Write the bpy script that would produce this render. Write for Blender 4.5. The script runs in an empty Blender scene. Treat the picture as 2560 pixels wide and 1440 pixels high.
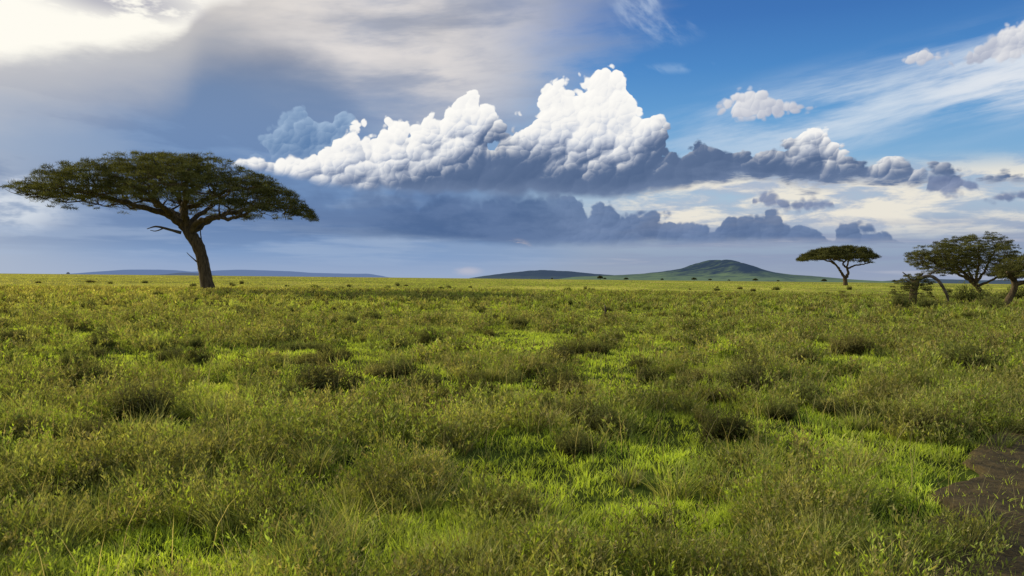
import bpy, math, random
import numpy as np
from mathutils import Vector, Matrix
rng=np.random.default_rng(7); random.seed(7)
F=1970.; CH=1.8; YH=697.; ROLL=0.0105
scn=bpy.context.scene; COL=scn.collection
def srgb(c):
    o=[]
    for v in c[:3]:
        v=v/255.; o.append(v/12.92 if v<=.04045 else ((v+.055)/1.055)**2.4)
    return tuple(o)
def lev(px,py):
    dx=px-1280.; dy=YH-py
    return dx-ROLL*dy, ROLL*dx+dy
# ---------------- noise in numpy
TAB=rng.random((8,256,256))
def sst(a,b,x):
    t=np.clip((x-a)/(b-a),0,1); return t*t*(3-2*t)
def vn(x,y,s=0):
    x=np.asarray(x,float); y=np.asarray(y,float)
    xi=np.floor(x).astype(int); yi=np.floor(y).astype(int); fx=x-xi; fy=y-yi
    fx=fx*fx*(3-2*fx); fy=fy*fy*(3-2*fy); T=TAB[s%8]
    a=T[xi&255,yi&255]; b=T[(xi+1)&255,yi&255]; c=T[xi&255,(yi+1)&255]; d=T[(xi+1)&255,(yi+1)&255]
    return (a*(1-fx)+b*fx)*(1-fy)+(c*(1-fx)+d*fx)*fy
def fbm(x,y,s=0,o=4):
    r=0.; a=.5; t=0.
    for i in range(o):
        r=r+a*vn(x*2**i+17.3*i,y*2**i+9.1*i,s+i); t+=a; a*=.5
    return r/t
# ---------------- terrain
TA=np.array([2.3,4.85]); TD=np.array([.607,.795]); TN=np.array([.795,-.607])
def track_s(x,y): return (x-TA[0])*TN[0]+(y-TA[1])*TN[1]
def H(x,y):
    x=np.asarray(x,float); y=np.asarray(y,float)
    r=np.hypot(x,y)
    z=.95*sst(100,280,r)+.72*sst(280,1200,r)
    s=track_s(x,y)
    k=1-sst(-.6,-.1,s)*(1-sst(3.2,3.8,s))
    z=z+(.26*(fbm(x/1.5,y/1.5,3,3)-.5)*(1-sst(60,120,r)))*k
    z=z-.03*(1-k)
    return z
def ground(px,py,raw=False):
    X,Y=lev(px,py)
    d=3.
    while d<1500:
        if CH+Y/F*d<=float(H(X/F*d,d)): break
        d*=1.004
    return np.array([X/F*d,d,float(H(X/F*d,d))])
# ---------------- mesh helpers
def mesh_np(name,V,T,mat,col=None,smooth=False):
    V=np.asarray(V,np.float32).reshape(-1,3); T=np.asarray(T,np.int32).reshape(-1,3)
    me=bpy.data.meshes.new(name)
    me.vertices.add(len(V)); me.vertices.foreach_set('co',V.ravel())
    me.loops.add(len(T)*3); me.loops.foreach_set('vertex_index',T.ravel())
    me.polygons.add(len(T)); me.polygons.foreach_set('loop_start',np.arange(len(T),dtype=np.int32)*3)
    if smooth: me.polygons.foreach_set('use_smooth',np.ones(len(T),bool))
    if col is not None:
        a=me.attributes.new('Col','FLOAT_COLOR','POINT')
        c=np.ones((len(V),4),np.float32); c[:,:3]=col; a.data.foreach_set('color',c.ravel())
    me.update(calc_edges=True); me.materials.append(mat)
    return me
def link(name,me,parent=None,loc=None):
    o=bpy.data.objects.new(name,me); COL.objects.link(o)
    if parent: o.parent=parent
    if loc is not None: o.location=loc
    return o
def empty(name,loc,label,cat,group=None):
    o=bpy.data.objects.new(name,None); COL.objects.link(o); o.location=loc
    o.empty_display_size=.3
    o['label']=label; o['category']=cat
    if group: o['group']=group
    return o
class Acc:
    def __init__(s): s.V=[];s.T=[];s.C=[];s.n=0
    def add(s,V,T,C=None):
        V=np.asarray(V,float).reshape(-1,3); s.V.append(V); s.T.append(np.asarray(T).reshape(-1,3)+s.n); s.n+=len(V)
        if C is not None: s.C.append(C)
    def mesh(s,name,mat,smooth=False):
        return mesh_np(name,np.concatenate(s.V),np.concatenate(s.T),mat,np.concatenate(s.C) if s.C else None,smooth)
def unit(v): return v/np.maximum(np.linalg.norm(v,axis=-1,keepdims=True),1e-9)
def blades(acc,P,h,w,az,lean,ns,col,tip=None):
    n=len(P)
    d=np.stack([np.cos(az),np.sin(az),np.zeros(n)],1)
    fa=rng.uniform(0,2*np.pi,n)
    sd=np.stack([np.cos(fa),np.sin(fa),np.zeros(n)],1)
    V=np.zeros((n,2*ns+1,3)); C=np.zeros((n,2*ns+1,3))
    if tip is None: tip=col*1.15
    for i in range(ns+1):
        t=i/ns
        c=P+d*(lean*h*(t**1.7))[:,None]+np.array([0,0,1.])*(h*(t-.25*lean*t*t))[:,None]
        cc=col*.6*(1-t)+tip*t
        if i<ns:
            ww=(w*(1-t)**.6)[:,None]*.5
            V[:,2*i]=c-sd*ww; V[:,2*i+1]=c+sd*ww
            C[:,2*i]=cc; C[:,2*i+1]=cc
        else: V[:,2*ns]=c; C[:,2*ns]=cc
    tr=[]
    for i in range(ns-1):
        a=2*i; tr+=[[a,a+1,a+3],[a,a+3,a+2]]
    tr.append([2*ns-2,2*ns-1,2*ns])
    tr=np.array(tr); T=(np.arange(n)*(2*ns+1))[:,None,None]+tr[None]
    acc.add(V,T,C.reshape(-1,3))
def leaves(acc,P,d,l,w,col,diamond=False):
    n=len(P); sd=unit(np.cross(d,rng.normal(size=(n,3))))
    l=np.broadcast_to(l,(n,))[:,None]; w=np.broadcast_to(w,(n,))[:,None]
    if diamond:
        V=np.stack([P,P+d*l*.45-sd*w*.5,P+d*l,P+d*l*.45+sd*w*.5],1); k=4; tr=np.array([[0,1,2],[0,2,3]])
    else:
        V=np.stack([P-sd*w*.5,P+sd*w*.5,P+d*l],1); k=3; tr=np.array([[0,1,2]])
    acc.add(V,(np.arange(n)*k)[:,None,None]+tr[None],np.repeat(col,k,axis=0))
def tube(acc,pts,rad,ns=6,rough=0.):
    pts=np.asarray(pts,float); rad=np.asarray(rad,float); n=len(pts)
    t=unit(np.gradient(pts,axis=0)); ref=np.array([0,1.,0]) if abs(t[0][1])<.8 else np.array([1.,0,0])
    a=unit(np.cross(t,ref)); b=np.cross(t,a)
    th=np.arange(ns)/ns*2*np.pi
    rr=rad[:,None]*(1+rough*(rng.random((n,ns))-.5))
    V=pts[:,None,:]+rr[...,None]*(np.cos(th)[None,:,None]*a[:,None,:]+np.sin(th)[None,:,None]*b[:,None,:])
    T=[]
    for i in range(n-1):
        for j in range(ns):
            k=(j+1)%ns; p=i*ns
            T+=[[p+j,p+k,p+ns+k],[p+j,p+ns+k,p+ns+j]]
    for j in range(1,ns-1): T.append([0,j+1,j]); T.append([(n-1)*ns,(n-1)*ns+j,(n-1)*ns+j+1])
    acc.add(V,T)
def smooth_path(P,m=4):
    P=[np.asarray(p,float) for p in P]; out=[]
    Q=[2*P[0]-P[1]]+P+[2*P[-1]-P[-2]]
    for i in range(1,len(Q)-2):
        for j in range(m):
            t=j/m; a,b,c,d=Q[i-1:i+3]
            out.append(.5*((2*b)+(-a+c)*t+(2*a-5*b+4*c-d)*t*t+(-a+3*b-3*c+d)*t**3))
    out.append(P[-1]); return np.array(out)
# ---------------- materials
def newmat(name):
    m=bpy.data.materials.new(name); m.use_nodes=True; nt=m.node_tree; nt.nodes.clear()
    return m,nt,nt.nodes.new('ShaderNodeOutputMaterial')
def leafmat(name,tr=.4,gloss=.05,rough=.45,gain=1.,tm_=(1.5,1.45,.8)):
    m,nt,out=newmat(name); N=nt.nodes.new; L=nt.links.new
    at=N('ShaderNodeAttribute'); at.attribute_name='Col'
    g=N('ShaderNodeNewGeometry'); nz=N('ShaderNodeTexNoise'); nz.inputs['Scale'].default_value=.7; nz.inputs['Detail'].default_value=1
    L(g.outputs['Position'],nz.inputs['Vector'])
    mr=N('ShaderNodeMapRange'); mr.inputs[1].default_value=.3; mr.inputs[2].default_value=.7; mr.inputs[3].default_value=.72*gain; mr.inputs[4].default_value=1.28*gain
    L(nz.outputs['Fac'],mr.inputs[0])
    sc=N('ShaderNodeVectorMath'); sc.operation='SCALE'; L(at.outputs['Color'],sc.inputs[0]); L(mr.outputs[0],sc.inputs['Scale'])
    d=N('ShaderNodeBsdfDiffuse'); t=N('ShaderNodeBsdfTranslucent'); L(sc.outputs[0],d.inputs[0])
    tm=N('ShaderNodeVectorMath'); tm.operation='MULTIPLY'; tm.inputs[1].default_value=tm_; L(sc.outputs[0],tm.inputs[0]); L(tm.outputs[0],t.inputs[0])
    mx=N('ShaderNodeMixShader'); mx.inputs[0].default_value=tr; L(d.outputs[0],mx.inputs[1]); L(t.outputs[0],mx.inputs[2])
    if gloss:
        gl=N('ShaderNodeBsdfGlossy'); gl.inputs['Roughness'].default_value=rough; gl.inputs[0].default_value=(.8,.75,.5,1)
        m2=N('ShaderNodeMixShader'); m2.inputs[0].default_value=gloss; L(mx.outputs[0],m2.inputs[1]); L(gl.outputs[0],m2.inputs[2]); L(m2.outputs[0],out.inputs[0])
    else: L(mx.outputs[0],out.inputs[0])
    return m
def noisemat(name,c1,c2,scale,rough=.9,bump=.3,detail=6,stretch=(1,1,1)):
    m,nt,out=newmat(name); N=nt.nodes.new; L=nt.links.new
    tc=N('ShaderNodeTexCoord'); mp=N('ShaderNodeMapping'); mp.inputs['Scale'].default_value=stretch; L(tc.outputs['Object'],mp.inputs[0])
    nz=N('ShaderNodeTexNoise'); nz.inputs['Scale'].default_value=scale; nz.inputs['Detail'].default_value=detail; nz.inputs['Roughness'].default_value=.65; L(mp.outputs[0],nz.inputs['Vector'])
    cr=N('ShaderNodeValToRGB'); cr.color_ramp.elements[0].position=.35; cr.color_ramp.elements[1].position=.65
    cr.color_ramp.elements[0].color=(*c1,1); cr.color_ramp.elements[1].color=(*c2,1); L(nz.outputs['Fac'],cr.inputs[0])
    b=N('ShaderNodeBsdfPrincipled'); b.inputs['Roughness'].default_value=rough; b.inputs['Specular IOR Level'].default_value=.15; L(cr.outputs[0],b.inputs['Base Color'])
    if bump:
        bp=N('ShaderNodeBump'); bp.inputs['Strength'].default_value=bump; bp.inputs['Distance'].default_value=.1; L(nz.outputs['Fac'],bp.inputs['Height']); L(bp.outputs[0],b.inputs['Normal'])
    L(b.outputs[0],out.inputs[0])
    return m
GRASS=leafmat('grass_blades',.5,.05,.6,1.1)
LEAF=leafmat('acacia_leaf',.3,0)
SHRUBM=leafmat('shrub_leaf',.35,0)
BARK=noisemat('acacia_bark',(.035,.027,.016),(.12,.09,.05),1.6,bump=.8,stretch=(3,3,.7))
DEAD=noisemat('dead_wood',(.05,.04,.03),(.13,.11,.08),3,bump=.6)
SOIL=noisemat('track_soil',(.036,.029,.012),(.10,.074,.03),5,bump=1.,detail=9)
def groundmat():
    m,nt,out=newmat('savanna_turf'); N=nt.nodes.new; L=nt.links.new
    g=N('ShaderNodeNewGeometry')
    def nz(sx,sy,det,seed):
        mp=N('ShaderNodeMapping'); mp.inputs['Scale'].default_value=(sx,sy,1); mp.inputs['Location'].default_value=(seed,seed,0); L(g.outputs['Position'],mp.inputs[0])
        n=N('ShaderNodeTexNoise'); n.inputs['Scale'].default_value=1; n.inputs['Detail'].default_value=det; n.inputs['Roughness'].default_value=.6; L(mp.outputs[0],n.inputs['Vector']); return n.outputs['Fac']
    a=nz(.9,.9,6,3); b=nz(.035,.02,5,11); c=nz(.006,.003,4,23)
    def ramp(f,c1,c2,p1=.38,p2=.62):
        r=N('ShaderNodeValToRGB'); r.color_ramp.elements[0].position=p1; r.color_ramp.elements[1].position=p2
        r.color_ramp.elements[0].color=(*c1,1); r.color_ramp.elements[1].color=(*c2,1); L(f,r.inputs[0]); return r.outputs[0]
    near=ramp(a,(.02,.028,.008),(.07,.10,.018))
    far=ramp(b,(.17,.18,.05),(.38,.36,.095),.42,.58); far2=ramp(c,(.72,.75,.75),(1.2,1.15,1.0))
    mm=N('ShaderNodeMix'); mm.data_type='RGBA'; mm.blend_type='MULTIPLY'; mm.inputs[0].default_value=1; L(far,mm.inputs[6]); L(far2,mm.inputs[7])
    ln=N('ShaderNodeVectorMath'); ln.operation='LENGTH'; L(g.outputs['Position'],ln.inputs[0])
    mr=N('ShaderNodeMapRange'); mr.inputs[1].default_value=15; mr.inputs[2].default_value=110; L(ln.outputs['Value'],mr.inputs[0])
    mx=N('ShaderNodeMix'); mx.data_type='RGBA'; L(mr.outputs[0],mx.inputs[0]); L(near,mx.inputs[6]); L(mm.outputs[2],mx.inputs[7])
    d=N('ShaderNodeBsdfDiffuse'); L(mx.outputs[2],d.inputs[0])
    bp=N('ShaderNodeBump'); bp.inputs['Strength'].default_value=.6; bp.inputs['Distance'].default_value=.2; L(a,bp.inputs['Height']); L(bp.outputs[0],d.inputs['Normal'])
    L(d.outputs[0],out.inputs[0]); return m
# ---------------- ground
nr,nc=230,420
rr=np.concatenate([[0.3],np.geomspace(.8,17000,nr-1)]); th=np.arange(nc)/nc*2*np.pi
gx=rr[:,None]*np.cos(th)[None]; gy=rr[:,None]*np.sin(th)[None]; gz=H(gx,gy)
V=np.stack([gx,gy,gz],-1).reshape(-1,3)
i,j=np.meshgrid(np.arange(nr-1),np.arange(nc),indexing='ij'); k=(j+1)%nc
T=np.concatenate([np.stack([i*nc+j,(i+1)*nc+j,(i+1)*nc+k],-1).reshape(-1,3),np.stack([i*nc+j,(i+1)*nc+k,i*nc+k],-1).reshape(-1,3)])
V=np.concatenate([V,[[0,0,float(H(0,0))]]]); cN=len(V)-1
T=np.concatenate([T,[[cN,q,(q+1)%nc] for q in range(nc)]])
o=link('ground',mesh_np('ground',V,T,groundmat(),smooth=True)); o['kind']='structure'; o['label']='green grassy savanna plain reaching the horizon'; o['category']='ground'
ns_,nl=60,330
ls=np.linspace(-7,30,nl); wv=np.linspace(0,1,ns_)
e0=-.05+.7*(fbm(ls/.8,np.full(nl,3.3),2)-.5); e1=3.1+.7*(fbm(ls/.8,np.full(nl,9.3),4)-.5)
sg=e0[:,None]+(e1-e0)[:,None]*wv[None]
px_=TA[0]+TD[0]*ls[:,None]+TN[0]*sg; py_=TA[1]+TD[1]*ls[:,None]+TN[1]*sg
rut=-.045*np.exp(-((wv-.25)/.09)**2)-.045*np.exp(-((wv-.75)/.09)**2)
pz_=H(px_,py_)+.055+rut[None]*.8+.04*(fbm(px_*3,py_*3,5)-.5)+.022*(fbm(px_*14,py_*14,1)-.5)
pz_[:,0]-=.05; pz_[:,-1]-=.05
i,j=np.meshgrid(np.arange(nl-1),np.arange(ns_-1),indexing='ij')
a=i*ns_+j
T=np.concatenate([np.stack([a,a+1,a+ns_+1],-1).reshape(-1,3),np.stack([a,a+ns_+1,a+ns_],-1).reshape(-1,3)])
o=link('dirt_track',mesh_np('dirt_track',np.stack([px_,py_,pz_],-1),T,SOIL,smooth=True)); o['kind']='structure'; o['label']='bare brown dirt track at the lower right'; o['category']='track'
# ---------------- grass and herbs (uncountable)
def off_track(P,soft=.25):
    s=track_s(P[:,0],P[:,1]); e=.8*(fbm(P[:,0]*.9,P[:,1]*.9,2)-.5)
    edge=np.minimum(s-e,3.1+e-s)
    return rng.random(len(P))>sst(-.3,.75,edge+.35*(rng.random(len(P))-.5))*.96
def sample(n,r0,r1,half):
    r=np.sqrt(rng.uniform(r0*r0,r1*r1,n)); a=rng.uniform(-half,half,n)
    return np.stack([r*np.sin(a),r*np.cos(a)],1)
def field(x,y):
    p=.45*fbm(x/2.1,y/2.1,0,2)+.55*fbm(x/.7,y/.7,4,2)
    q=fbm(x/14,y/22,5,3)
    return .485+1.5*(p-.5)+.5*(q-.5)
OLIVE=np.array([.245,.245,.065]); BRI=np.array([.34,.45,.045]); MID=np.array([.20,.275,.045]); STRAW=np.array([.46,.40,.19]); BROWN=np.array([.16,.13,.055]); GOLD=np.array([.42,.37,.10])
def haze_tint(c,C):
    # warm sun haze at the far left, painted into the grass colour as gold
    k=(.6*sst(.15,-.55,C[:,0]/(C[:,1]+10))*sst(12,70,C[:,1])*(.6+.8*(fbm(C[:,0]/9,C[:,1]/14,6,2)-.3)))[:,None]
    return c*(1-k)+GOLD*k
def grass_band(acc,r0,r1,half,ntuft,kb,w0,ns,hs=1.,spread=.07):
    C=sample(ntuft,r0,r1,half); C=C[off_track(C)]
    f=field(C[:,0],C[:,1]); n=len(C)
    br=1-sst(.44,.53,f)
    tall=(.21*(1-br)+.10*br)*rng.uniform(.6,1.3,n)*hs
    base=MID*(1-br)[:,None]+BRI*br[:,None]
    mixm=rng.random(n)[:,None]*(1-.6*br)[:,None]; base=base*(1-.4*mixm)+OLIVE*.4*mixm
    base=haze_tint(base,C)*rng.uniform(.75,1.25,(n,1))
    st=rng.random(n)<(.01+.06*(1-br)); base[st]=base[st]*.4+STRAW*.6
    P2=np.repeat(C,kb,axis=0); m=len(P2)
    az=rng.uniform(0,2*np.pi,m); rad=np.abs(rng.normal(size=m))*spread
    P2=P2+np.stack([np.cos(az)*rad,np.sin(az)*rad],1)
    z=H(P2[:,0],P2[:,1])-.01
    h=np.repeat(tall,kb)*rng.uniform(.45,1.15,m)
    lean=rng.uniform(.1,1.,m)
    col=np.repeat(base,kb,axis=0)*rng.uniform(.8,1.2,(m,1))
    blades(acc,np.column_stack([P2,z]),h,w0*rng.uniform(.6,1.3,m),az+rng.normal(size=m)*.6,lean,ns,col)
def tussock_band(acc,r0,r1,half,ncl,kb,w0,ns,hs=1.):
    C=sample(ncl,r0,r1,half); C=C[off_track(C)]
    f=field(C[:,0],C[:,1]); C=C[f>.475+.04*rng.normal(size=len(C))]; n=len(C)
    h0=rng.uniform(.2,.46,n)*hs; ci=np.repeat(np.arange(n),kb); m=len(ci)
    az=rng.uniform(0,6.283,m); ro=np.sqrt(rng.random(m)); br=h0*.36
    P=C[ci]+np.stack([np.cos(az),np.sin(az)],1)*(ro*br[ci])[:,None]
    tone=rng.random((n,1)); base=haze_tint((OLIVE*tone+MID*(1-tone)),C)*rng.uniform(.45,1.15,(n,1))
    tipc=base*1.2; s=rng.random(n)<.35; tipc[s]=tipc[s]*.6+STRAW*.4
    v=rng.uniform(.8,1.2,(m,1))
    blades(acc,np.column_stack([P,H(P[:,0],P[:,1])-.02]),h0[ci]*(1-.35*ro**2)*rng.uniform(.65,1.1,m),w0*rng.uniform(.6,1.3,m),az+.5*rng.normal(size=m),ro*.65+rng.uniform(0,.4,m),ns,base[ci]*v*.8,tipc[ci]*v*1.1)  # lower blade colour darkened to paint in the shadow between tufts
def herb_band(acc,r0,r1,half,ncl,nst,nlf,ll,lw,hs=1.,diamond=True):
    C=sample(ncl,r0,r1,half); C=C[off_track(C)]
    f=field(C[:,0],C[:,1]); C=C[f>.50+.03*rng.normal(size=len(C))]; n=len(C)
    hh=rng.uniform(.16,.50,n)*hs; rad=hh*rng.uniform(.55,.95,n)
    tone=rng.random(n)[:,None]; base=haze_tint(OLIVE*.85*tone+MID*.85*(1-tone),C)*rng.uniform(.42,1.2,(n,1))
    bw=rng.random(n)<.22; base[bw]=base[bw]*.5+BROWN*.6
    gr=rng.random(n)<.12; base[gr]=BRI*.6
    m=n*nst; ci=np.repeat(np.arange(n),nst)
    az=rng.uniform(0,2*np.pi,m); ro=np.sqrt(rng.random(m))
    B=np.column_stack([C[ci]+np.stack([np.cos(az),np.sin(az)],1)*(ro*rad[ci]*.35)[:,None],np.zeros(m)]); B[:,2]=H(B[:,0],B[:,1])
    topo=np.column_stack([np.cos(az)*ro*rad[ci],np.sin(az)*ro*rad[ci],hh[ci]*(1-.6*ro**2)*rng.uniform(.8,1.12,m)])
    if diamond:
        V=np.stack([B-[.003,0,0],B+[.003,0,0],B+topo],1); acc.add(V,np.arange(m*3).reshape(-1,3),np.repeat(base[ci]*.5,3,axis=0))
    si=np.repeat(np.arange(m),nlf); t=rng.uniform(.2,1.03,len(si))**.8
    P=B[si]+topo[si]*t[:,None]+rng.normal(size=(len(si),3))*.012
    d=unit(rng.normal(size=(len(si),3))*[.8,.8,.5]+[0,0,.75]+unit(topo[si])*.7)
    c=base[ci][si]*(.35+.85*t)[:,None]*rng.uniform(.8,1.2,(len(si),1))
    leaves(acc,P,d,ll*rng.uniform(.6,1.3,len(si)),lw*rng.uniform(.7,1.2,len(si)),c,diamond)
    if diamond:
        si=np.repeat(np.nonzero(rng.random(m)<.45)[0],8)
        P=B[si]+topo[si]*rng.uniform(.94,1.1,(len(si),1)); d=unit(rng.normal(size=(len(si),3))+[0,0,.8])
        leaves(acc,P,d,ll*.55,lw*.5,np.tile(np.array([.25,.22,.10]),(len(si),1))*rng.uniform(.5,1.2,(len(si),1)),False)
acc=Acc()
grass_band(acc,3.2,6.5,.78,2500,28,.0075,3,.95,.07)
grass_band(acc,6.5,13,.72,5200,18,.011,3,.95,.09)
grass_band(acc,13,30,.68,14000,11,.021,2,1.,.13)
grass_band(acc,30,75,.66,21000,8,.048,1,1.0,.24)
grass_band(acc,75,260,.66,30000,5,.13,1,1.1,.5)
grass_band(acc,260,900,.66,16000,4,.4,1,1.1,1.2)
tussock_band(acc,3.2,8,.78,540,85,.0075,3)
tussock_band(acc,8,18,.72,2100,48,.012,2)
tussock_band(acc,18,45,.68,8000,22,.027,1)
tussock_band(acc,45,130,.66,16000,10,.075,1,1.1)
herb_band(acc,3.2,7.5,.78,560,19,18,.040,.0115,.95)
herb_band(acc,7.5,16,.72,1900,14,12,.056,.017)
herb_band(acc,16,36,.68,5400,8,9,.095,.033,1.05)
herb_band(acc,36,110,.66,14000,5,6,.21,.075,1.15,False)
P=sample(1500,3.3,18,.75); P=P[off_track(P)]; n=len(P); P=np.column_stack([P,H(P[:,0],P[:,1])])
blades(acc,P,rng.uniform(.3,.6,n),np.full(n,.006),rng.uniform(0,6.3,n),rng.uniform(.1,.6,n),3,np.tile(STRAW,(n,1))*rng.uniform(.5,1.,(n,1)))
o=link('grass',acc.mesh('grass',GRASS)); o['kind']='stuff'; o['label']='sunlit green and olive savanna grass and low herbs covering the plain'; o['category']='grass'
print('grass tris',len(o.data.polygons))
# ---------------- shrubs
def shrub_meshes(i,nst=110,nlf=28,ll=.07,lw=.018):
    r=rng; f=Acc(); s=Acc()
    cs=np.column_stack([r.normal(size=5)*.22,r.normal(size=5)*.22]); hs=r.uniform(.55,1.05,5); k4=r.integers(5,size=nst)
    az=r.uniform(0,6.283,nst); ro=np.sqrt(r.random(nst))
    bx=cs[k4][:,0]; by=cs[k4][:,1]
    B=np.column_stack([bx+np.cos(az)*ro*.08,by+np.sin(az)*ro*.08,np.full(nst,-.02)])
    tips=np.column_stack([bx+np.cos(az)*ro*.30,by+np.sin(az)*ro*.30,.6*hs[k4]*(1-.5*ro**2)*r.uniform(.65,1.12,nst)])
    tone=np.array([[.12,.125,.04],[.105,.12,.038],[.13,.125,.045],[.095,.105,.036]][i%4])
    for k in range(nst): tube(s,[B[k],(B[k]+tips[k])*.5+[0,0,.03],tips[k]],[.006,.004,.002],3)
    si=np.repeat(np.arange(nst),nlf); t=r.uniform(.1,1.05,len(si))
    P=B[si]+(tips-B)[si]*t[:,None]+r.normal(size=(len(si),3))*.03; P[:,2]=np.maximum(P[:,2],.0)
    d=unit(r.normal(size=(len(si),3))+unit((tips-B)[si])*1.)
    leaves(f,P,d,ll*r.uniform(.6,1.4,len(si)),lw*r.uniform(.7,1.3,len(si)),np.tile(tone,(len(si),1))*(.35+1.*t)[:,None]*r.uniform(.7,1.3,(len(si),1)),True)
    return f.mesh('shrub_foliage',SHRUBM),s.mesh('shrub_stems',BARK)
SV=[shrub_meshes(i) for i in range(4)]
def shrub(loc,w,h,label,group=None,v=None):
    v=rng.integers(4) if v is None else v
    e=empty('shrub',loc,label,'shrub',group); e.scale=(w,w*rng.uniform(.7,1.),h/.6); e.rotation_euler=(0,0,rng.uniform(0,6.28))
    link('foliage',SV[v][0],e); s=link('stems',SV[v][1],e); s['kind']='stuff'; return e
NAMED=[(1072,862,88,'dark round shrub alone just left of centre, darkest clump in the middle distance'),
(372,1045,190,'large dark shrub in the left foreground with bright grass right of it'),
(75,985,110,'dark shrub near the left edge, left of the largest foreground shrub'),
(245,975,150,'wide dark shrub just behind the largest left foreground shrub'),
(860,975,160,'dark wide shrub left of centre at the edge of a bright green patch'),
(1730,965,105,'dark shrub right of centre, left one of a near touching pair'),
(1862,982,150,'broad dark shrub right of centre, right one of a near touching pair'),
(2012,915,80,'small dark shrub right of the pair of broad shrubs'),
(2112,882,115,'low dark shrub in dried olive grass in front of the far umbrella tree'),
(2420,935,165,'low wide dark shrub near the right edge above the dirt track'),
(28,866,95,'dark shrub cut by the left edge of the view'),
(1390,905,90,'olive shrub at the right rim of the central bright patch'),
(1530,856,62,'small dark shrub behind the centre right bright grass'),
(570,1082,110,'olive shrub right of the large left foreground shrub'),
(1010,945,105,'shrub directly in front of the darkest clump near the centre'),
(1542,808,62,'small round shrub on the plain below the left foot of the hill')]
for px,py,w,lab in NAMED:
    g=ground(px,py); W=w*g[1]/F; shrub(g,W*1.05,min(.62,W*.55),lab)
MORE=[(790,862,60),(1215,842,50),(1692,741,40),(1782,739,35),(450,852,50),(690,850,40),(1600,922,80),(2330,882,80),(1480,832,50),(1832,822,40),(180,830,60),(330,835,50),(1290,962,90),(1120,1010,110),(690,1010,100),(1960,1050,120),(2190,1010,110),(1430,1140,150),(120,1120,140),(2470,1030,90),(1700,800,45),(1350,790,45),(930,800,50),(600,790,40)]
GL='low dark olive shrub, one of many scattered over the grassy plain'; GG='low shrubs scattered over the plain'
for px,py,w in MORE:
    g=ground(px,py); W=w*g[1]/F; shrub(g,W*.85,min(.45,W*.45),GL,GG)
k=0
while k<265:
    r=math.exp(rng.uniform(math.log(9),math.log(170))); a=rng.uniform(-.6,.6); x,y=r*math.sin(a),r*math.cos(a)
    w=rng.uniform(.35,.85)*(1+r/150); shrub((x,y,float(H(x,y))),w,w*rng.uniform(.35,.55),GL,GG); k+=1
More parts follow.
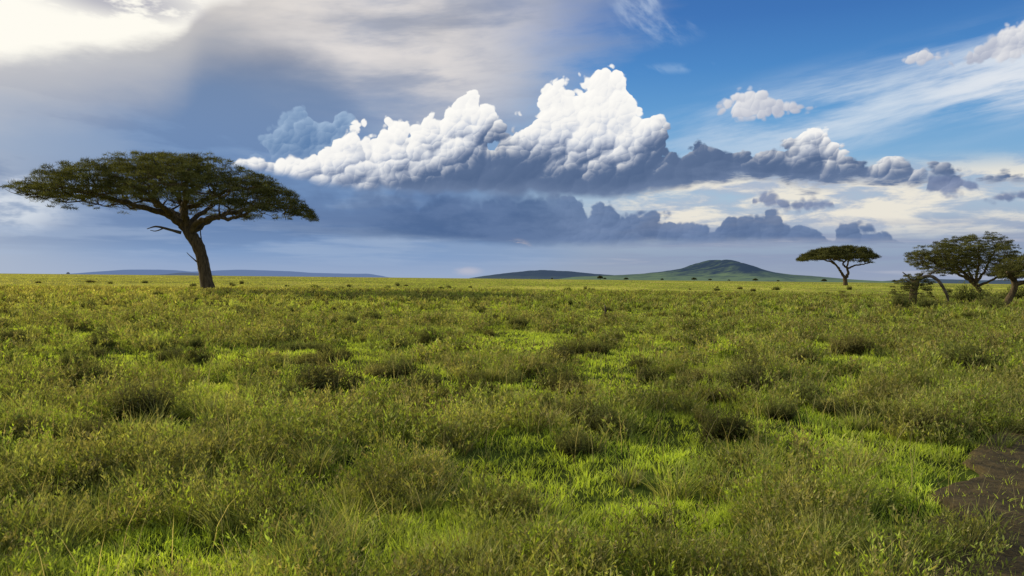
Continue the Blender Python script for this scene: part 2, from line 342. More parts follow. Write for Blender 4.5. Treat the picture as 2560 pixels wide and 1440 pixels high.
# ---------------- acacias
def interp(tab,rho): return np.interp(rho,[t[0] for t in tab],[t[1] for t in tab])
def acacia(name,label,base,trunk,limbs,cx,halfpx,depthr,TL,TR,BL,BR_,npad,pad=(.5,1.1),nleaf=110,ll=.26,lw=.07,l2=60,l3=300,lowfrac=.2,seedcol=(.085,.09,.032),lump=.9,extra=None,cat='tree',yc=0.,gapt=.37):
    g=ground(*base); d=g[1]; S=d/F
    def W(px,py,dy=0.):
        X,Y=lev(px,py); return np.array([X*S-g[0],dy,CH+Y*S-g[2]])
    e=empty(name,g,label,cat)
    a=Acc(); tp=smooth_path([W(px,py,dy) for px,py,r,dy in trunk],4); tr=np.interp(np.linspace(0,1,len(tp)),np.linspace(0,1,len(trunk)),[t[2]*S for t in trunk])
    tube(a,tp,tr,14,.12)
    for q in range(5):
        an=q/5*6.28+.4; R0=tr[0]
        tube(a,[tp[1]+[0,0,.0],tp[0]+[math.cos(an)*R0*.7,math.sin(an)*R0*.7,R0*.2],tp[0]+[math.cos(an)*R0*1.5,math.sin(an)*R0*1.5,-.25*R0-.05]],[R0*.5,R0*.4,R0*.12],7,.1)
    link('trunk',a.mesh('trunk',BARK,True),e)
    nodes=[]; c0=W(cx,base[1]); hw=halfpx*S; Rd=hw*depthr
    for lb in limbs:
        P=smooth_path([W(px,py,dy) for px,py,r,dy in lb],5); P[1:-1]+=rng.normal(size=(len(P)-2,3))*.012*hw*.5
        r=np.interp(np.linspace(0,1,len(P)),np.linspace(0,1,len(lb)),[t[2]*S for t in lb])
        a=Acc(); tube(a,P,r,9,.12); link('limb',a.mesh('limb',BARK,True),e)
        for p in P[len(P)//3:]: nodes.append(p)
    nodes=np.array(nodes)
    def zc(TLt,TRt,rho,thv):
        w=(1+np.cos(thv))/2; py=interp(TRt,rho)*w+interp(TLt,rho)*(1-w)
        X,Y=lev(cx+np.cos(thv)*rho*halfpx,py); return CH+Y*S-g[2]
    def crown(n,rho,thv,t):
        wob=1+.09*np.sin(thv*5+1.3)+.06*np.sin(thv*9+.4)
        x=c0[0]+np.cos(thv)*rho*hw*np.where(np.abs(np.sin(thv))>.6,wob,1.); y=yc+np.sin(thv)*rho*Rd*wob
        top=zc(TL,TR,rho,thv)+lump*(fbm((x+50)/(hw*.22),(y+50)/(hw*.22),1,2)-.6)*hw*.12; bot=zc(BL,BR_,rho,thv)
        return np.column_stack([x,y,bot+(top-bot)*t])
    def conn(acc,target,nodes,r0,r1,m=5,pen=1.5):
        rt=np.hypot(target[0]-0,target[1]); rn=np.hypot(nodes[:,0],nodes[:,1])
        dd=np.linalg.norm(nodes-target,axis=1)+pen*np.maximum(0,nodes[:,2]-target[2]+.1)+pen*np.maximum(0,rn-rt)
        s=nodes[dd.argmin()]; v=target-s; L=np.linalg.norm(v)
        ctl=s+v*.5+np.array([v[0]*.12,v[1]*.12,-.12*L])+rng.normal(size=3)*.08*L
        t=np.linspace(0,1,m)[:,None]; P=(1-t)**2*s+2*t*(1-t)*ctl+t*t*target
        P[1:-1]+=rng.normal(size=(m-2,3))*.03*L
        tube(acc,P,np.linspace(r0,r1,m),5); return P
    a=Acc(); n2=[]
    ang=(np.arange(l2)*2.39996)%6.283; rho=np.sqrt((np.arange(l2)+.5)/l2)*.88
    T2=crown(l2,rho,ang,rng.uniform(.1,.5,l2))
    for q in np.argsort(rho): 
        P=conn(a,T2[q],nodes if not n2 else np.concatenate([nodes]+n2),.0085*hw*(1.25-rho[q]*.6),.0035*hw); n2.append(P[1:])
    b_=link('branches',a.mesh('branches',BARK),e); b_['kind']='stuff'
    n2=np.concatenate(n2)
    ang=rng.uniform(0,6.283,l3); rho=np.sqrt(rng.random(l3)); T3=crown(l3,rho,ang,rng.uniform(.35,.92,l3))
    a=Acc()
    for q in range(l3): conn(a,T3[q],n2,.003*hw,.001*hw,4)
    tw=a
    ang=rng.uniform(0,6.283,npad); rho=rng.random(npad)**.52
    t=1-.5*rng.random(npad)**1.3; low=rng.random(npad)<lowfrac; t[low]=rng.uniform(0,.5,low.sum())
    C=crown(npad,rho,ang,t)
    gap=fbm((C[:,0]+80)/(hw*.13),(C[:,1]+80)/(hw*.13)+C[:,2]*.3,5,2); keep=gap>gapt; C=C[keep]
    C=np.concatenate([C,T3[rng.random(l3)<.6]+[0,0,.1]]); n=len(C)
    pr=rng.uniform(pad[0],pad[1],n)
    ci=np.repeat(np.arange(n),nleaf); m=len(ci)
    az=rng.uniform(0,6.283,m); rr_=np.sqrt(rng.random(m))*pr[ci]
    off=np.column_stack([np.cos(az)*rr_,np.sin(az)*rr_,.28*pr[ci]*(1-(rr_/pr[ci])**2)+rng.normal(size=m)*.1*pr[ci]-.1*pr[ci]])
    P=C[ci]+off
    dv=unit(np.column_stack([np.cos(az),np.sin(az),np.zeros(m)])*.6+rng.normal(size=(m,3))*.7+[0,0,.45])
    base_c=np.array(seedcol)*rng.uniform(.55,1.45,(n,1))
    f=Acc(); leaves(f,P,dv,ll*rng.uniform(.5,1.5,m),lw*rng.uniform(.7,1.3,m),base_c[ci]*rng.uniform(.7,1.3,(m,1)))
    cr=link('crown',f.mesh('crown',LEAF),e); x=link('twigs',tw.mesh('twigs',BARK),cr); x['kind']='stuff'
    if extra: extra(e,W,S)
    return e
def big_extra(e,W,S):
    for pth in ([(458,583,4.,-.5),(425,573,3.,-1),(400,568,2.2,-1),(380,574,1.,-1.2)],[(420,572,1.8,-1),(400,579,1.3,-1),(386,577,.7,-1)],[(500,598,1.6,.4),(497,575,1.3,.5),(500,555,.8,.6)],[(500,655,1.8,-.9),(484,640,1.1,-1),(476,632,.6,-1)]):
        P=smooth_path([W(px,py,dy) for px,py,r,dy in pth],4); a=Acc(); tube(a,P,np.interp(np.linspace(0,1,len(P)),np.linspace(0,1,len(pth)),[t[2]*S for t in pth]),6,.15)
        link('dead_branch',a.mesh('dead_branch',DEAD,True),e)
acacia('acacia_tree','huge flat topped acacia with leaning trunk, standing alone at the left',(521,729),
 [(521,733,19,0),(516,705,16,0),(510,670,15,0),(504,640,14,0),(494,612,15,0),(478,588,15,0),(466,568,13,0)],
 [[(466,572,11,0),(440,545,9,-.8),(400,528,7,-2),(345,512,5.5,-3.5),(280,492,4,-5),(210,480,2.5,-6)],
  [(464,570,9,.3),(430,540,7,2),(380,515,5.5,4),(320,492,4,6.5),(250,470,2.5,8)],
  [(468,570,10,0),(458,535,8,.5),(440,500,6.5,1),(415,470,5,1.5),(380,445,3,2)],
  [(470,572,10,0),(472,535,8,-1),(480,500,6.5,-2),(500,465,5,-3.5),(520,440,3,-5)],
  [(478,585,9,0),(500,560,7,-1),(540,550,6,-2.4),(590,552,4.5,-3.6),(650,545,3.5,-5),(700,520,2.5,-6)],
  [(476,580,9,.4),(505,548,7,2),(550,525,5.5,4),(600,505,4,6.5),(660,490,3,8)],
  [(480,520,6,-.8),(530,500,5,-1),(580,478,4,-1),(640,470,3,-1),(700,480,2,-1)],
  [(440,545,7,-.8),(425,505,5,-4),(400,480,4,-7),(385,465,2.5,-9)],
  [(466,560,7,.5),(480,515,5,4.5),(490,480,4,8),(495,460,2.5,10)]],
 426,354,.80,
 [(0,392),(.25,393),(.4,396),(.6,408),(.8,434),(.9,454),(1,476)],
 [(0,392),(.25,390),(.4,399),(.6,424),(.8,462),(.9,498),(1,540)],
 [(0,484),(.25,492),(.4,494),(.6,506),(.8,518),(.9,516),(1,494)],
 [(0,484),(.25,490),(.4,500),(.6,528),(.8,522),(.9,532),(1,552)],
 2900,(.28,.72),62,.32,.045,90,560,.22,extra=big_extra,lump=.85,gapt=.38)
acacia('acacia_tree','small far umbrella acacia with forked trunk, between the hill and the right hand trees',(2113,714),
 [(2114,715,6,0),(2113,705,5,0),(2112,695,5,0)],
 [[(2112,696,4.,0),(2104,684,3.2,-.5),(2094,674,2.6,-1),(2084,662,2.2,-1.5),(2060,652,1.8,-2),(2030,648,1.2,-3)],
  [(2113,696,4.,0),(2122,684,3.2,.4),(2120,670,2.6,1),(2112,660,2.2,1.5),(2125,648,1.8,2),(2150,640,1.2,2.5)],
  [(2120,672,2.5,1),(2135,664,2,0),(2155,660,1.6,-1),(2172,656,1,-2)],
  [(2094,674,2.2,-1),(2090,655,1.8,2),(2075,640,1.2,4)],
  [(2120,670,2.2,1),(2110,650,1.8,-3),(2105,640,1.2,-5)]],
 2094,98,.8,
 [(0,618),(.3,618),(.6,625),(.8,636),(1,648)],[(0,618),(.3,614),(.6,615),(.8,628),(1,641)],
 [(0,638),(.3,642),(.6,648),(.8,652),(1,654)],[(0,640),(.3,650),(.5,658),(.7,661),(.85,656),(1,646)],
 700,(.5,1.1),60,.55,.13,34,130,.15,lump=1.1,gapt=.36,seedcol=(.07,.075,.03))
acacia('acacia_tree','bushy round crowned acacia with bare twisting branches, near the right edge',(2462,746),
 [(2463,748,8,0),(2455,735,6,0),(2445,720,5.5,0),(2434,708,5.5,0)],
 [[(2434,708,4.5,0),(2410,695,3.6,-.4),(2380,682,3,-.8),(2345,668,2.2,-1.2),(2305,650,1.5,-1.5),(2272,640,.8,-1.5)],
  [(2434,708,4.5,0),(2415,680,3.5,.6),(2395,655,2.5,1.2),(2375,630,1.6,1.6)],
  [(2436,708,4.,0),(2435,680,3.2,-.6),(2432,650,2.5,-1.2),(2425,620,1.6,-1.6)],
  [(2438,710,4.,0),(2460,685,3,.3),(2480,655,2.4,.6),(2495,625,1.6,.8)],
  [(2442,716,3.5,0),(2475,698,2.6,-.6),(2505,675,2,-1),(2528,650,1.4,-1.4)],
  [(2434,700,3.5,0),(2440,670,2.6,2),(2450,640,2,3)]],
 2408,132,.8,
 [(0,596),(.3,602),(.6,610),(.8,618),(1,630)],[(0,594),(.3,588),(.6,590),(.8,598),(1,622)],
 [(0,668),(.3,678),(.5,690),(.7,682),(.85,668),(1,652)],[(0,672),(.3,686),(.6,698),(.8,696),(1,676)],
 1300,(.2,.48),60,.2,.045,60,300,.45,seedcol=(.09,.095,.036),lump=2.4,gapt=.40)
acacia('acacia_tree','acacia cut by the right edge with a curved trunk, the nearest of the trees',(2514,769),
 [(2513,772,10,0),(2520,752,8,0),(2532,730,7.5,0),(2537,712,7.5,0),(2533,698,7,0)],
 [[(2533,700,6,0),(2515,688,4.5,-.4),(2500,680,2.6,-.8)],
  [(2534,700,6,0),(2550,680,4.5,.3),(2570,665,3.6,.6),(2610,655,2.6,.8)],
  [(2537,712,6,0),(2570,700,4.5,-.4),(2610,690,3.6,-.8),(2650,680,2.6,-1)],
  [(2533,700,5.5,0),(2545,670,3.6,.8),(2560,650,2.6,1.4)]],
 2590,92,.9,
 [(0,618),(.4,628),(.7,645),(1,672)],[(0,618),(.4,625),(.7,640),(1,670)],
 [(0,688),(.4,698),(.7,704),(1,690)],[(0,688),(.4,695),(.7,698),(1,690)],
 420,(.2,.42),60,.15,.042,26,110,.5,seedcol=(.09,.095,.036),lump=1.8,gapt=.38)
def arch_extra(e,W,S):
    for pth in ([(2292,700,5,0),(2318,690,4.2,-.1),(2338,698,4,-.2),(2352,718,3.8,-.3),(2362,738,3.2,-.3),(2366,756,2.6,-.3)],[(2318,690,2,0),(2345,676,1.4,.2),(2380,668,.7,.3)],[(2286,706,3,0),(2272,690,2,.3),(2262,680,1,.4)]):
        P=smooth_path([W(px,py,dy) for px,py,r,dy in pth],4); a=Acc(); tube(a,P,np.interp(np.linspace(0,1,len(P)),np.linspace(0,1,len(pth)),[t[2]*S for t in pth]),7,.2)
        link('dead_branch',a.mesh('dead_branch',DEAD,True),e)
acacia('broken_tree','short broken tree whose bare branch arches down to the grass, left of the bushy acacia',(2284,764),
 [(2284,767,11,0),(2282,745,9,0),(2285,722,9,0),(2291,702,8,0)],
 [[(2291,704,6,0),(2300,692,4,.2),(2312,684,2,.3)],[(2288,715,4,0),(2272,708,3,-.3),(2258,700,1.5,-.4)]],
 2280,46,1.,
 [(0,676),(.5,686),(1,710)],[(0,676),(.5,684),(1,702)],[(0,736),(.5,754),(1,744)],[(0,736),(.5,754),(1,744)],
 130,(.10,.22),60,.12,.03,22,90,.5,seedcol=(.09,.095,.038),lump=1.8,extra=arch_extra,gapt=.40)
for px,py,w,h,lab in ((2420,762,4.4,1.8,'wide bush under the bushy acacia, right of the broken tree'),(2250,772,2.2,1.1,'low bush hugging the left foot of the broken tree'),(2316,774,2.2,.9,'low bush between the broken tree and its fallen arching branch'),(2478,778,2.6,1.1,'low bush left of the trunk of the nearest acacia'),(2548,754,3.6,1.7,'dense bush behind the curved trunk at the right edge')):
    g=ground(px,py); shrub(g,w,h,lab,None,1)
g=ground(1512,795); a=Acc(); tube(a,[[0,0,-.05],[.02,0,.3],[.0,0,.62]],[.05,.045,.03],7,.2); tube(a,[[.01,0,.4],[.1,.02,.5]],[.02,.01],5)
o=link('dead_stump',a.mesh('dead_stump',DEAD,True),None,g); o['label']='thin dead stump sticking up from the grass below the hill'; o['category']='stump'
def tiny():
    a=Acc(); tube(a,[[0,0,-.2],[.1,0,1.2],[0,0,2.4]],[.22,.16,.1],6); b=a.mesh('distant_trunk',BARK)
    f=Acc(); n=500; az=rng.uniform(0,6.283,n); ro=np.sqrt(rng.random(n)); P=np.column_stack([np.cos(az)*ro*2.4,np.sin(az)*ro*2.4,1.6+1.9*(1-ro**2)*rng.random(n)+.4*rng.random(n)])
    leaves(f,P,unit(rng.normal(size=(n,3))),.9,.45,np.tile([.06,.07,.03],(n,1))*rng.uniform(.6,1.3,(n,1))); return f.mesh('distant_crown',LEAF),b
tm=[tiny(),tiny()]
for q,(px,s) in enumerate([(1500,1.1),(1512,.7),(1565,.9),(1655,.7),(1735,1.2),(1775,1.),(1822,.7),(1888,1.1),(1945,.6),(2060,1.),(1380,.5),(170,.6),(2235,.9)]):
    X,Y=lev(px,700); d=rng.uniform(700,1050); x=X/F*d
    e=empty('distant_tree',(x,d,float(H(x,d))),'tiny far tree on the skyline of the plain','tree','tiny trees dotted along the skyline'); e.scale=(s,s,s*rng.uniform(.8,1.1)); e.rotation_euler=(0,0,rng.uniform(0,6))
    link('crown',tm[q%2][0],e); link('trunk',tm[q%2][1],e)
# ---------------- hills
def hill(name,label,prof,d,dep,mat,rough=.1):
    pts=[lev(px,py) for px,py in prof]; xs=np.array([p[0]/F*d for p in pts]); zs=np.array([max(0,p[1]/F*d) for p in pts])
    nx,ny=260,60; X=np.linspace(xs[0],xs[-1],nx); Zp=np.interp(X,xs,zs); kk=np.exp(-np.linspace(-2,2,7)**2); kk/=kk.sum(); Zp=np.convolve(np.pad(Zp,3,'edge'),kk,'valid')
    t=np.linspace(0,1,ny); cs=np.sin(np.pi*np.clip(t,0,1))**1.2
    GX=np.repeat(X[:,None],ny,1); GY=d-dep*.5+dep*t[None]+0*GX; mz=Zp.max()
    n=(fbm(GX/(dep*.10)+31,GY/(dep*.10)+31,2,5)-.5)
    GZ=1.5+Zp[:,None]*cs[None]*(1+rough*n*2)+rough*mz*n*cs[None]*(Zp[:,None]/mz)**.5; GZ[:,0]=GZ[:,-1]=-5
    i,j=np.meshgrid(np.arange(nx-1),np.arange(ny-1),indexing='ij'); a=i*ny+j
    T=np.concatenate([np.stack([a,a+ny,a+ny+1],-1).reshape(-1,3),np.stack([a,a+ny+1,a+1],-1).reshape(-1,3)])
    o=link(name,mesh_np(name,np.stack([GX,GY,GZ],-1),T,mat,smooth=True)); o['kind']='structure'; o['label']=label; o['category']='hill'
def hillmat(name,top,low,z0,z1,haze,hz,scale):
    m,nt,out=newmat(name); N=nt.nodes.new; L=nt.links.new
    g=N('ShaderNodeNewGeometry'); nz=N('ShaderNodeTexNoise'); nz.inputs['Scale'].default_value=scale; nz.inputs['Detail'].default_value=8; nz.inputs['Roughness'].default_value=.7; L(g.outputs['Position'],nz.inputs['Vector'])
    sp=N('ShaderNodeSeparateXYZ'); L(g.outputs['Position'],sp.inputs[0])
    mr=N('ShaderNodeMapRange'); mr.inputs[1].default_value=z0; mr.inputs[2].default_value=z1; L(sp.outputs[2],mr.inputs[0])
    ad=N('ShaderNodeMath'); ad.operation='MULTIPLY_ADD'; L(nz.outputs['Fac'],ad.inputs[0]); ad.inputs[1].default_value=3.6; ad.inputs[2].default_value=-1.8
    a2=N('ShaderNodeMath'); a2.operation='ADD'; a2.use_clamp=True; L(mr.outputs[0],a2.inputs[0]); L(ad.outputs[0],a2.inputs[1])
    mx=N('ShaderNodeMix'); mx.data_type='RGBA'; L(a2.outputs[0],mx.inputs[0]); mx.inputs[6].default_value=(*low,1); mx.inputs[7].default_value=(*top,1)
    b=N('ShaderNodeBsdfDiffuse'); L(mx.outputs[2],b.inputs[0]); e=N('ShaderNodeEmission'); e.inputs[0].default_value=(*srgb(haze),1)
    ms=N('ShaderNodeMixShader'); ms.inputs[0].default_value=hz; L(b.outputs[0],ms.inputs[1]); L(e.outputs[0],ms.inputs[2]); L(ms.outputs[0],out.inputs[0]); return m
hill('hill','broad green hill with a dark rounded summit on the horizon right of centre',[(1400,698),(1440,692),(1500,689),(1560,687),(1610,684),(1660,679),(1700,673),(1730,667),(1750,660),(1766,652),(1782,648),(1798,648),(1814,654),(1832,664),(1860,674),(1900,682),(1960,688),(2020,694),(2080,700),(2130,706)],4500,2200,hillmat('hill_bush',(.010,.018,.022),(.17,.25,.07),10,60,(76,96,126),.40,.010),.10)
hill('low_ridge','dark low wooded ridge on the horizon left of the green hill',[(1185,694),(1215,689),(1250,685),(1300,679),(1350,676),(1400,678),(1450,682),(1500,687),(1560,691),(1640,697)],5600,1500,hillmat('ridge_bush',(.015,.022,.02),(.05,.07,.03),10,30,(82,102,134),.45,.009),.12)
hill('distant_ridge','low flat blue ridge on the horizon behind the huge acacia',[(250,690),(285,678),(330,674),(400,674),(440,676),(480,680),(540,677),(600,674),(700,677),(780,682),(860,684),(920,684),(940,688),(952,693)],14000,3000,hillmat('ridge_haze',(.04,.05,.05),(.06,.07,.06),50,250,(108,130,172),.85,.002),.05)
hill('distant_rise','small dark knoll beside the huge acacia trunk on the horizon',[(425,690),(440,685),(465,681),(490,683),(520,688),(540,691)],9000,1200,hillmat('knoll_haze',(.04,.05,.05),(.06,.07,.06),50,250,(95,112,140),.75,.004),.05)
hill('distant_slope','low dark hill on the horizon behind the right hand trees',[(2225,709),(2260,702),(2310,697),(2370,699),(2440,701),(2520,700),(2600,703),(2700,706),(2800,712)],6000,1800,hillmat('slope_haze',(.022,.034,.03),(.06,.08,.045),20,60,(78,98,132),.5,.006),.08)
# ---------------- world
w=bpy.data.worlds.new('World'); scn.world=w; w.use_nodes=True; nt=w.node_tree; nt.nodes.clear()
try: w.cycles.sampling_method='NONE'
except Exception as ex: print(ex)
SUN_AZ=math.radians(-58); SUN_EL=math.radians(19.5)
class S:
    def __init__(s,k): s.k=k
    def __add__(a,b): return m_('ADD',a,b)
    __radd__=__add__
    def __sub__(a,b): return m_('SUBTRACT',a,b)
    def __rsub__(a,b): return m_('SUBTRACT',b,a)
    def __mul__(a,b): return m_('MULTIPLY',a,b)
    __rmul__=__mul__
    def __truediv__(a,b): return m_('DIVIDE',a,b)
def setin(s,a):
    if isinstance(a,S): nt.links.new(a.k,s)
    else: s.default_value=a
def m_(op,*a,clamp=False):
    n=nt.nodes.new('ShaderNodeMath'); n.operation=op; n.use_clamp=clamp
    for i,v in enumerate(a): setin(n.inputs[i],v)
    return S(n.outputs[0])
def mn(a,b): return m_('MINIMUM',a,b)
def mxx(a,b): return m_('MAXIMUM',a,b)
def ss(a,b,x):
    n=nt.nodes.new('ShaderNodeMapRange'); n.interpolation_type='SMOOTHSTEP'; setin(n.inputs[0],x); n.inputs[1].default_value=a; n.inputs[2].default_value=b; return S(n.outputs[0])
def comb(x,y,z=0.):
    n=nt.nodes.new('ShaderNodeCombineXYZ'); setin(n.inputs[0],x); setin(n.inputs[1],y); setin(n.inputs[2],z); return S(n.outputs[0])
def noise(x,y,seed,det=5,rough=.55,dist=0.):
    n=nt.nodes.new('ShaderNodeTexNoise'); n.noise_dimensions='2D'; setin(n.inputs['Vector'],comb(x+seed*7.3,y+seed*3.1)); n.inputs['Scale'].default_value=1; n.inputs['Detail'].default_value=det; n.inputs['Roughness'].default_value=rough; n.inputs['Distortion'].default_value=dist; return S(n.outputs['Fac'])
def puff(x,y,sc,smo=.35):
    n=nt.nodes.new('ShaderNodeTexVoronoi'); n.voronoi_dimensions='2D'; n.feature='SMOOTH_F1'
    setin(n.inputs['Vector'],comb(x,y)); n.inputs['Scale'].default_value=sc; n.inputs['Smoothness'].default_value=smo
    s=nt.nodes.new('ShaderNodeSeparateXYZ'); nt.links.new(n.outputs['Position'],s.inputs[0])
    nx=(x-S(s.outputs[0]))*sc; ny=(y-S(s.outputs[1]))*sc
    d=mxx(S(n.outputs['Distance']),0.)
    return 1.-d*d*1.2, mn(mxx(ny*.75-nx*.62,-.7),.7)
def mixc(f,a,b):
    n=nt.nodes.new('ShaderNodeMix'); n.data_type='RGBA'; setin(n.inputs[0],f)
    for i,c in ((6,a),(7,b)):
        if isinstance(c,S): nt.links.new(c.k,n.inputs[i])
        else: n.inputs[i].default_value=(*srgb(c),1)
    return S(n.outputs[2])
def ramp(x,st):
    n=nt.nodes.new('ShaderNodeValToRGB'); cr=n.color_ramp; setin(n.inputs[0],x)
    while len(cr.elements)<len(st): cr.elements.new(.5)
    for e,(p,c) in zip(cr.elements,st): e.position=p
    for e,(p,c) in zip(cr.elements,st): e.color=(*srgb(c),1)
    return S(n.outputs[0])
def pt(px,py):
    X,Y=lev(px,py); az=math.atan(X/F); el=math.atan(Y/F*math.cos(az)); return az*1.97,el*1.97
def curve(x01,pts,off=0.):
    n=nt.nodes.new('ShaderNodeFloatCurve'); setin(n.inputs['Value'],x01); c=n.mapping.curves[0]; n.mapping.extend='HORIZONTAL'
    P=[]
    for px,py in pts:
        a,b=pt(px,py); P.append(((a+1.2)/2.4,min(max(b+.05,0),1)))
    c.points[0].location=P[0]; c.points[1].location=P[-1]
    for p in P[1:-1]: c.points.new(*p)
    for p in c.points: p.handle_type='AUTO_CLAMPED'
    n.mapping.update(); return S(n.outputs[0])-.05
tc=nt.nodes.new('ShaderNodeTexCoord'); sp=nt.nodes.new('ShaderNodeSeparateXYZ'); nt.links.new(tc.outputs['Generated'],sp.inputs[0])
dx,dy,dz=[S(sp.outputs[i]) for i in range(3)]
X=m_('ARCTAN2',dx,dy)*1.97; Y=m_('ARCSINE',mn(mxx(dz,-.999),.999))*1.97
XN=(X+1.2)/2.4
def yp(py): return pt(1280,py)[1]
def topd(pts,T):
    # signed distance-like depth below a cloud top outline (vertical gap divided by outline slope)
    D=.012
    T2=curve(XN+D/2.4,pts); T1_=curve(XN-D/2.4,pts); s=(T2-T1_)/(2*D)
    return (T-Y)/m_('SQRT',s*s+1.)
YR=Y/.8
sky=nt.nodes.new('ShaderNodeTexSky'); sky.sky_type='NISHITA'; sky.sun_disc=False; sky.sun_elevation=SUN_EL; sky.sun_rotation=SUN_AZ; sky.altitude=1500; sky.air_density=1.1; sky.dust_density=.6; sky.ozone_density=2.5
def rp(l): return sorted([(max(0,yp(py)/.8),c) for py,c in l],key=lambda t:t[0])
right=ramp(YR,rp([(695,(136,152,184)),(640,(132,152,190)),(560,(165,178,202)),(500,(170,194,217)),(420,(132,180,220)),(300,(96,160,216)),(180,(68,136,204)),(60,(52,114,188)),(-60,(44,102,176))]))
left=ramp(YR,rp([(695,(150,170,202)),(640,(128,156,196)),(560,(108,138,182)),(480,(112,142,184)),(380,(118,147,188)),(260,(118,142,180)),(180,(120,138,166)),(90,(136,142,158)),(-60,(142,145,158))]))
nA=noise(X*1.6+3,Y*4.5,1.,2,.5); nF=noise(X*5,Y*14,2.,5,.6)
sx_=X+Y*.5; sy_=Y-X*.10
nS=noise(sx_*2.2,sy_*11,3.,6,.58,.15)
nv=noise(sx_*1.6,sy_*5,4.,5,.55,.2)
nsk=nt.nodes.new('ShaderNodeVectorMath'); nsk.operation='SCALE'; nt.links.new(sky.outputs[0],nsk.inputs[0]); nsk.inputs['Scale'].default_value=.1
right=mixc(.8,S(nsk.outputs[0]),right)
c=mixc(ss(-.22,.20,X+.35*(nA-.5)+.10*(nS-.5)),left,right)
c=mixc(ss(-.75,-1.35,X)*.6,c,(202,206,210))
nL=noise(X*2.,Y*9.+.4*X,13.,5,.55,.1)
lm=ss(.15,-.15,X)*ss(yp(660),yp(600),Y)*ss(yp(180),yp(300),Y)
c=mixc(lm*ss(.47,.56,nL)*.38,c,(96,122,164)); c=mixc(lm*ss(.50,.38,nL)*.38,c,(150,170,198))
vm=ss(-1.0,-.5,X)*ss(.30,-.20,X-.12*Y+.6*(nS-.5)+.35*(nv-.5))*ss(.32,.52,Y+.25*(nv-.5)+.08*X)
c=mixc(vm*(ss(.25,.6,nv)*.6+.4),c,mixc(ss(.34,.66,nS),(172,177,192),(224,219,217)))
T1=curve(XN,[(-100,186),(0,182),(250,176),(430,150),(480,90),(540,66),(620,76),(700,100),(790,140),(850,190),(900,250),(960,340)])
shelf=ss(-.05,.09,T1-Y+.16*(nv-.5)+.09*(nF-.5))*ss(-.24,-.46,X+.2*(nv-.5))*ss(.26,.44,Y)
c=mixc(shelf*.85,c,ramp(YR,rp([(400,(118,146,186)),(260,(114,138,174)),(160,(114,128,155)),(60,(146,149,162))])))
G=curve(XN,[(-100,175),(0,170),(150,160),(300,143),(400,130),(460,104),(490,65),(530,30),(620,8),(700,-25),(900,-60)])
gm=Y-G+.07*(nv-.5)+.05*(nF-.5)
c=mixc(ss(-.18,.02,gm)*.55*ss(-.3,-.7,X),c,(226,219,210))
c=mixc(ss(-.012,.035,gm)*ss(1.5,.9,Y),c,mixc(ss(-.50,-.85,X),(226,222,222),(255,252,242)))
def ell(px,py,rx,ry): 
    a,b=pt(px,py); u=(X-a)/rx; v=(Y-b)/ry; return ss(1.,.1,m_('SQRT',u*u+v*v))
c=mixc(ell(300,0,.26,.06)*ss(.45,.58,nF)*.85,c,(165,166,182))
wsp=noise((X-Y*.6)*5,(Y+X*.7)*13,5.,5,.6,.2)
c=mixc(ell(1595,10,.09,.12)*ss(.40,.75,wsp)*.7,c,(200,215,234))
c=mixc(ell(1670,80,.11,.045)*ss(.40,.72,wsp)*.55,c,(195,212,232))
c=mixc(ell(1690,172,.15,.018)*ss(.48,.72,wsp)*.3,c,(180,205,230))
Yt=Y-.17*X
nc_=noise((X+.3)*2.,Yt*13,6.,6,.6,.15)
band=ss(.10,.26,Yt)*ss(.40,.27,Yt)*ss(.22,.85,X+.4*(nc_-.5))
c=mixc(band*ss(.30,.68,nc_)*.85,c,(214,225,236))
c=mixc(ell(2560,210,.30,.10)*ss(.3,.6,nc_)*.85,c,(228,232,238))
nm=noise(X*6,Y*24,7.,6,.6,.2); nm2=noise(X*2.5+5,Y*11,8.,2,.5)
lay=ss(yp(615),yp(550),Y)*ss(yp(400),yp(470),Y)*ss(.10,.40,X)
c=mixc(lay*ss(.32,.55,nm*.55+nm2*.45)*.92,c,mixc(ss(.38,.6,nm),(176,186,204),(238,232,218)))
lo=ss(yp(540),yp(590),Y)*ss(.0,.5,X)
nl_=noise(X*3,Y*38,9.,5,.55)
c=mixc(lo*ss(.36,.6,nl_)*.7,c,(142,154,182)); c=mixc(lo*ss(.56,.72,nl_)*.5,c,(194,195,204))
c=mixc(ss(yp(690),yp(640),Y)*ss(yp(520),yp(600),Y)*ss(.3,-.1,X)*ss(.42,.68,nl_)*.4,c,(168,186,212))
# ---- puffs
wn=nt.nodes.new('ShaderNodeTexNoise'); wn.noise_dimensions='2D'; setin(wn.inputs['Vector'],comb(X,Y)); wn.inputs['Scale'].default_value=16; wn.inputs['Detail'].default_value=4; wn.inputs['Roughness'].default_value=.5
ws=nt.nodes.new('ShaderNodeSeparateXYZ'); nt.links.new(wn.outputs['Color'],ws.inputs[0])
Px=X+(S(ws.outputs[0])-.5)*.035; Py=Y+(S(ws.outputs[1])-.5)*.035
h1,l1=puff(Px,Py*1.05,12.,.3); h2,l2=puff(Px+3.,Py*1.05,27.,.3); h3,l3=puff(Px+7.,Py*1.05,60.,.3)
rel=l1*.42+l2*.36+l3*.26
hh=(h1-.78)*.065+(h2-.78)*.032+(h3-.78)*.015
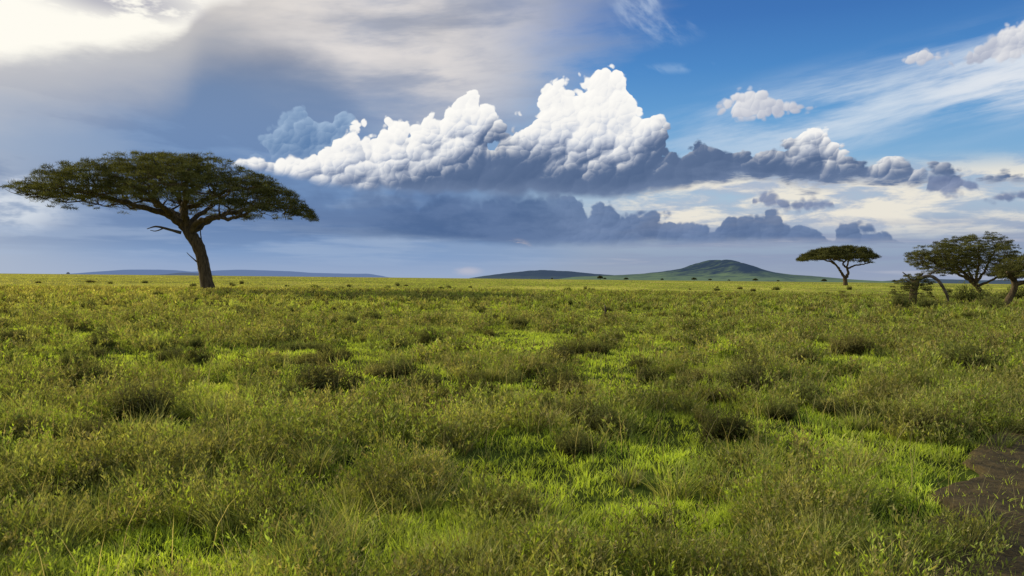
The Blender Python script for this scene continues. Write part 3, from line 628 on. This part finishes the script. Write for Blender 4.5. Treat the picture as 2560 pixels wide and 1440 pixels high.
# ---- long slate rain layer
Tp=[(500,560),(700,505),(900,490),(1200,488),(1440,490),(1510,505),(1550,534),(1600,534),(1650,528),(1700,542),(1760,556),(1850,544),(1930,532),(2000,552),(2100,558),(2160,572),(2230,596),(2300,625)]
Tt=curve(XN,Tp)
Tb=curve(XN,[(500,565),(700,584),(900,592),(1200,604),(1500,608),(1800,604),(2000,604),(2150,604),(2300,602)])
mdd=Tt-Y+hh*.8
sm=ss(.05,.16,X)
mS=(ss(-.003,.009,mdd)*sm+ss(-.03,.03,mdd)*(1.-sm))*ss(-.014,.014,Y-Tb+.03*(nF-.5))*ss(-.9,-.1,X)
c=mixc(mS*.9,c,mixc(mn(ss(-.7,.8,rel)*.4*sm+ss(.35,.65,nF)*.3,1.),(74,100,142),(124,146,184)))
c=mixc(ell(1288,622,.05,.03)*ss(.5,.62,nm)*.8,c,(230,208,192)); c=mixc(ell(1170,678,.05,.016)*ss(.5,.62,nF)*.5,c,(215,204,206))
c=mixc(ell(20,520,.16,.07)*ss(.42,.6,nF)*.8,c,(226,232,238)); c=mixc(ell(20,440,.10,.04)*ss(.45,.6,nF)*.6,c,(215,222,235))
# ---- blue shaded tower behind
Hp=[(560,470),(610,408),(640,376),(690,308),(730,286),(775,272),(815,292),(850,278),(880,314),(905,354),(940,440)]
Ht=curve(XN,Hp)
hd=topd(Hp,Ht)+hh*.8
mH=ss(-.002,.006,hd)*ss(yp(440),yp(380),Y)
c=mixc(mH,c,mixc(mn(ss(-.6,.7,rel)*.7+ss(.04,.0,hd)*.4,1.),(94,128,172),(160,184,212)))
# ---- main cumulus
Mp=[(560,430),(600,404),(640,394),(690,376),(740,388),(800,366),(850,340),(925,308),(975,296),(1020,320),(1080,296),(1130,270),(1182,234),(1222,262),(1258,308),(1310,288),(1345,246),(1390,212),(1430,206),(1492,168),(1560,186),(1590,242),(1640,298),(1700,344),(1760,358),(1805,382),(1850,388),(1905,382),(1950,368),(1990,336),(2032,322),(2080,348),(2125,394),(2180,404),(2222,386),(2270,402),(2330,408),(2385,424),(2430,440),(2500,442),(2580,442)]
Mt=curve(XN,Mp)
Mb=curve(XN,[(560,400),(600,405),(660,428),(750,442),(850,464),(1000,476),(1200,484),(1400,489),(1560,488),(1640,472),(1720,454),(1800,440),(1850,432),(1890,444),(1960,456),(2050,462),(2150,452),(2250,448),(2350,458),(2450,460),(2580,454)])
Md=curve(XN,[(560,450),(700,450),(850,452),(980,428),(1100,398),(1180,372),(1240,338),(1300,356),(1400,386),(1500,390),(1600,376),(1660,338),(1700,318),(1760,318),(1850,350),(1950,366),(2030,376),(2110,390),(2200,392),(2300,400),(2580,405)])
thk=ss(.02,.14,Mt-Mb)
ragged=ss(.30,.55,X)*(nm-.5)*.10
d1=topd(Mp,Mt)+hh*(.45+.55*thk)+ragged*.5
d2=Y-Mb+.024*(nF-.5)+.010*(h1-.7)+.008*(h2-.7)+ragged
mM=ss(-.0015,.006,d1)*ss(-.012,.012,d2)
lit=ss(-.05,.05,Y-Md+.045*l1+.035*l2+.012*l3+.02*(nF-.5))
edge=ss(.06,.0,d1)
val=.60+rel*.55+edge*.16+(ss(-.02,.12,Y-Md)-.5)*.34
bright=ramp(val,[(0.,(134,150,184)),(.25,(164,176,203)),(.5,(210,215,225)),(.72,(244,243,241)),(1.,(255,253,248))])
dark=mixc(ss(-.9,.9,l1*.5+l2*.3+l3*.1)*.32+ss(.04,-.01,d2)*.35,(78,100,136),(132,150,182))
c=mixc(mM,c,mixc(lit,dark,bright))
# ---- small separate cumulus
Ap=[(1740,420),(1785,300),(1802,256),(1840,228),(1890,222),(1940,236),(1975,256),(2020,262),(2040,290),(2080,420),(2200,420),(2250,160),(2280,130),(2315,122),(2355,132),(2372,155),(2385,180),(2400,160),(2435,116),(2480,92),(2520,64),(2560,46),(2620,34)]
At=curve(XN,Ap)
Ab=curve(XN,[(1740,296),(1800,292),(1870,300),(1960,290),(2030,272),(2100,240),(2250,160),(2310,166),(2365,158),(2385,168),(2410,170),(2480,164),(2560,140),(2620,120)])
a1=mn(topd(Ap,At),Y-Ab)+(h2-.78)*.026+(h3-.78)*.016
c=mixc(ss(-.003,.010,a1),c,ramp(.48+rel*.35+2.8*(Y-Ab-.035),[(0.,(146,156,182)),(.35,(184,190,206)),(.65,(232,232,234)),(1.,(250,247,244))]))
# ---- dark scud
Dt=curve(XN,[(1700,660),(1860,620),(1880,495),(1915,486),(1950,500),(1980,508),(2020,496),(2080,504),(2110,600),(2290,600),(2320,446),(2380,440),(2440,458),(2460,500),(2520,486),(2580,484)])
Db=curve(XN,[(1700,520),(1880,520),(1950,518),(2010,526),(2080,516),(2290,470),(2330,482),(2400,482),(2440,478),(2470,496),(2580,500)])
s1=mn(Dt-Y,Y-Db)+(h2-.74)*.02+(h3-.74)*.014+.03*(nF-.5)
c=mixc(ss(-.006,.010,s1)*.9,c,mixc(ss(-.8,.8,rel),(92,110,148),(138,152,184)))
c=mixc(ss(.06,.0,Y)*.3,c,(162,175,200))
sc=nt.nodes.new('ShaderNodeVectorMath'); sc.operation='SCALE'; nt.links.new(c.k,sc.inputs[0]); sc.inputs['Scale'].default_value=10.
bg=nt.nodes.new('ShaderNodeBackground'); bg.inputs['Strength'].default_value=.1; nt.links.new(sc.outputs[0],bg.inputs[0])
wo=nt.nodes.new('ShaderNodeOutputWorld'); nt.links.new(bg.outputs[0],wo.inputs[0])
# ---------------- sun
sl=bpy.data.lights.new('sun','SUN'); sl.energy=5.; sl.angle=math.radians(.5); sl.color=(1,.86,.6)
so=bpy.data.objects.new('sun',sl); COL.objects.link(so)
sv=Vector((math.sin(SUN_AZ)*math.cos(SUN_EL),math.cos(SUN_AZ)*math.cos(SUN_EL),math.sin(SUN_EL)))
so.rotation_euler=sv.to_track_quat('Z','Y').to_euler(); so.location=sv*50
# ---------------- camera
cam=bpy.data.cameras.new('camera'); co=bpy.data.objects.new('camera',cam); COL.objects.link(co)
cam.sensor_width=36; cam.lens=36*F/2560; cam.clip_end=40000; cam.clip_start=.05
co.matrix_world=Matrix.Translation((0,0,CH))@Matrix.Rotation(math.radians(90)-math.atan(23/F),4,'X')@Matrix.Rotation(ROLL,4,'Z')
scn.camera=co
scn.view_settings.view_transform='Standard'; scn.view_settings.look='None'; scn.view_settings.exposure=0
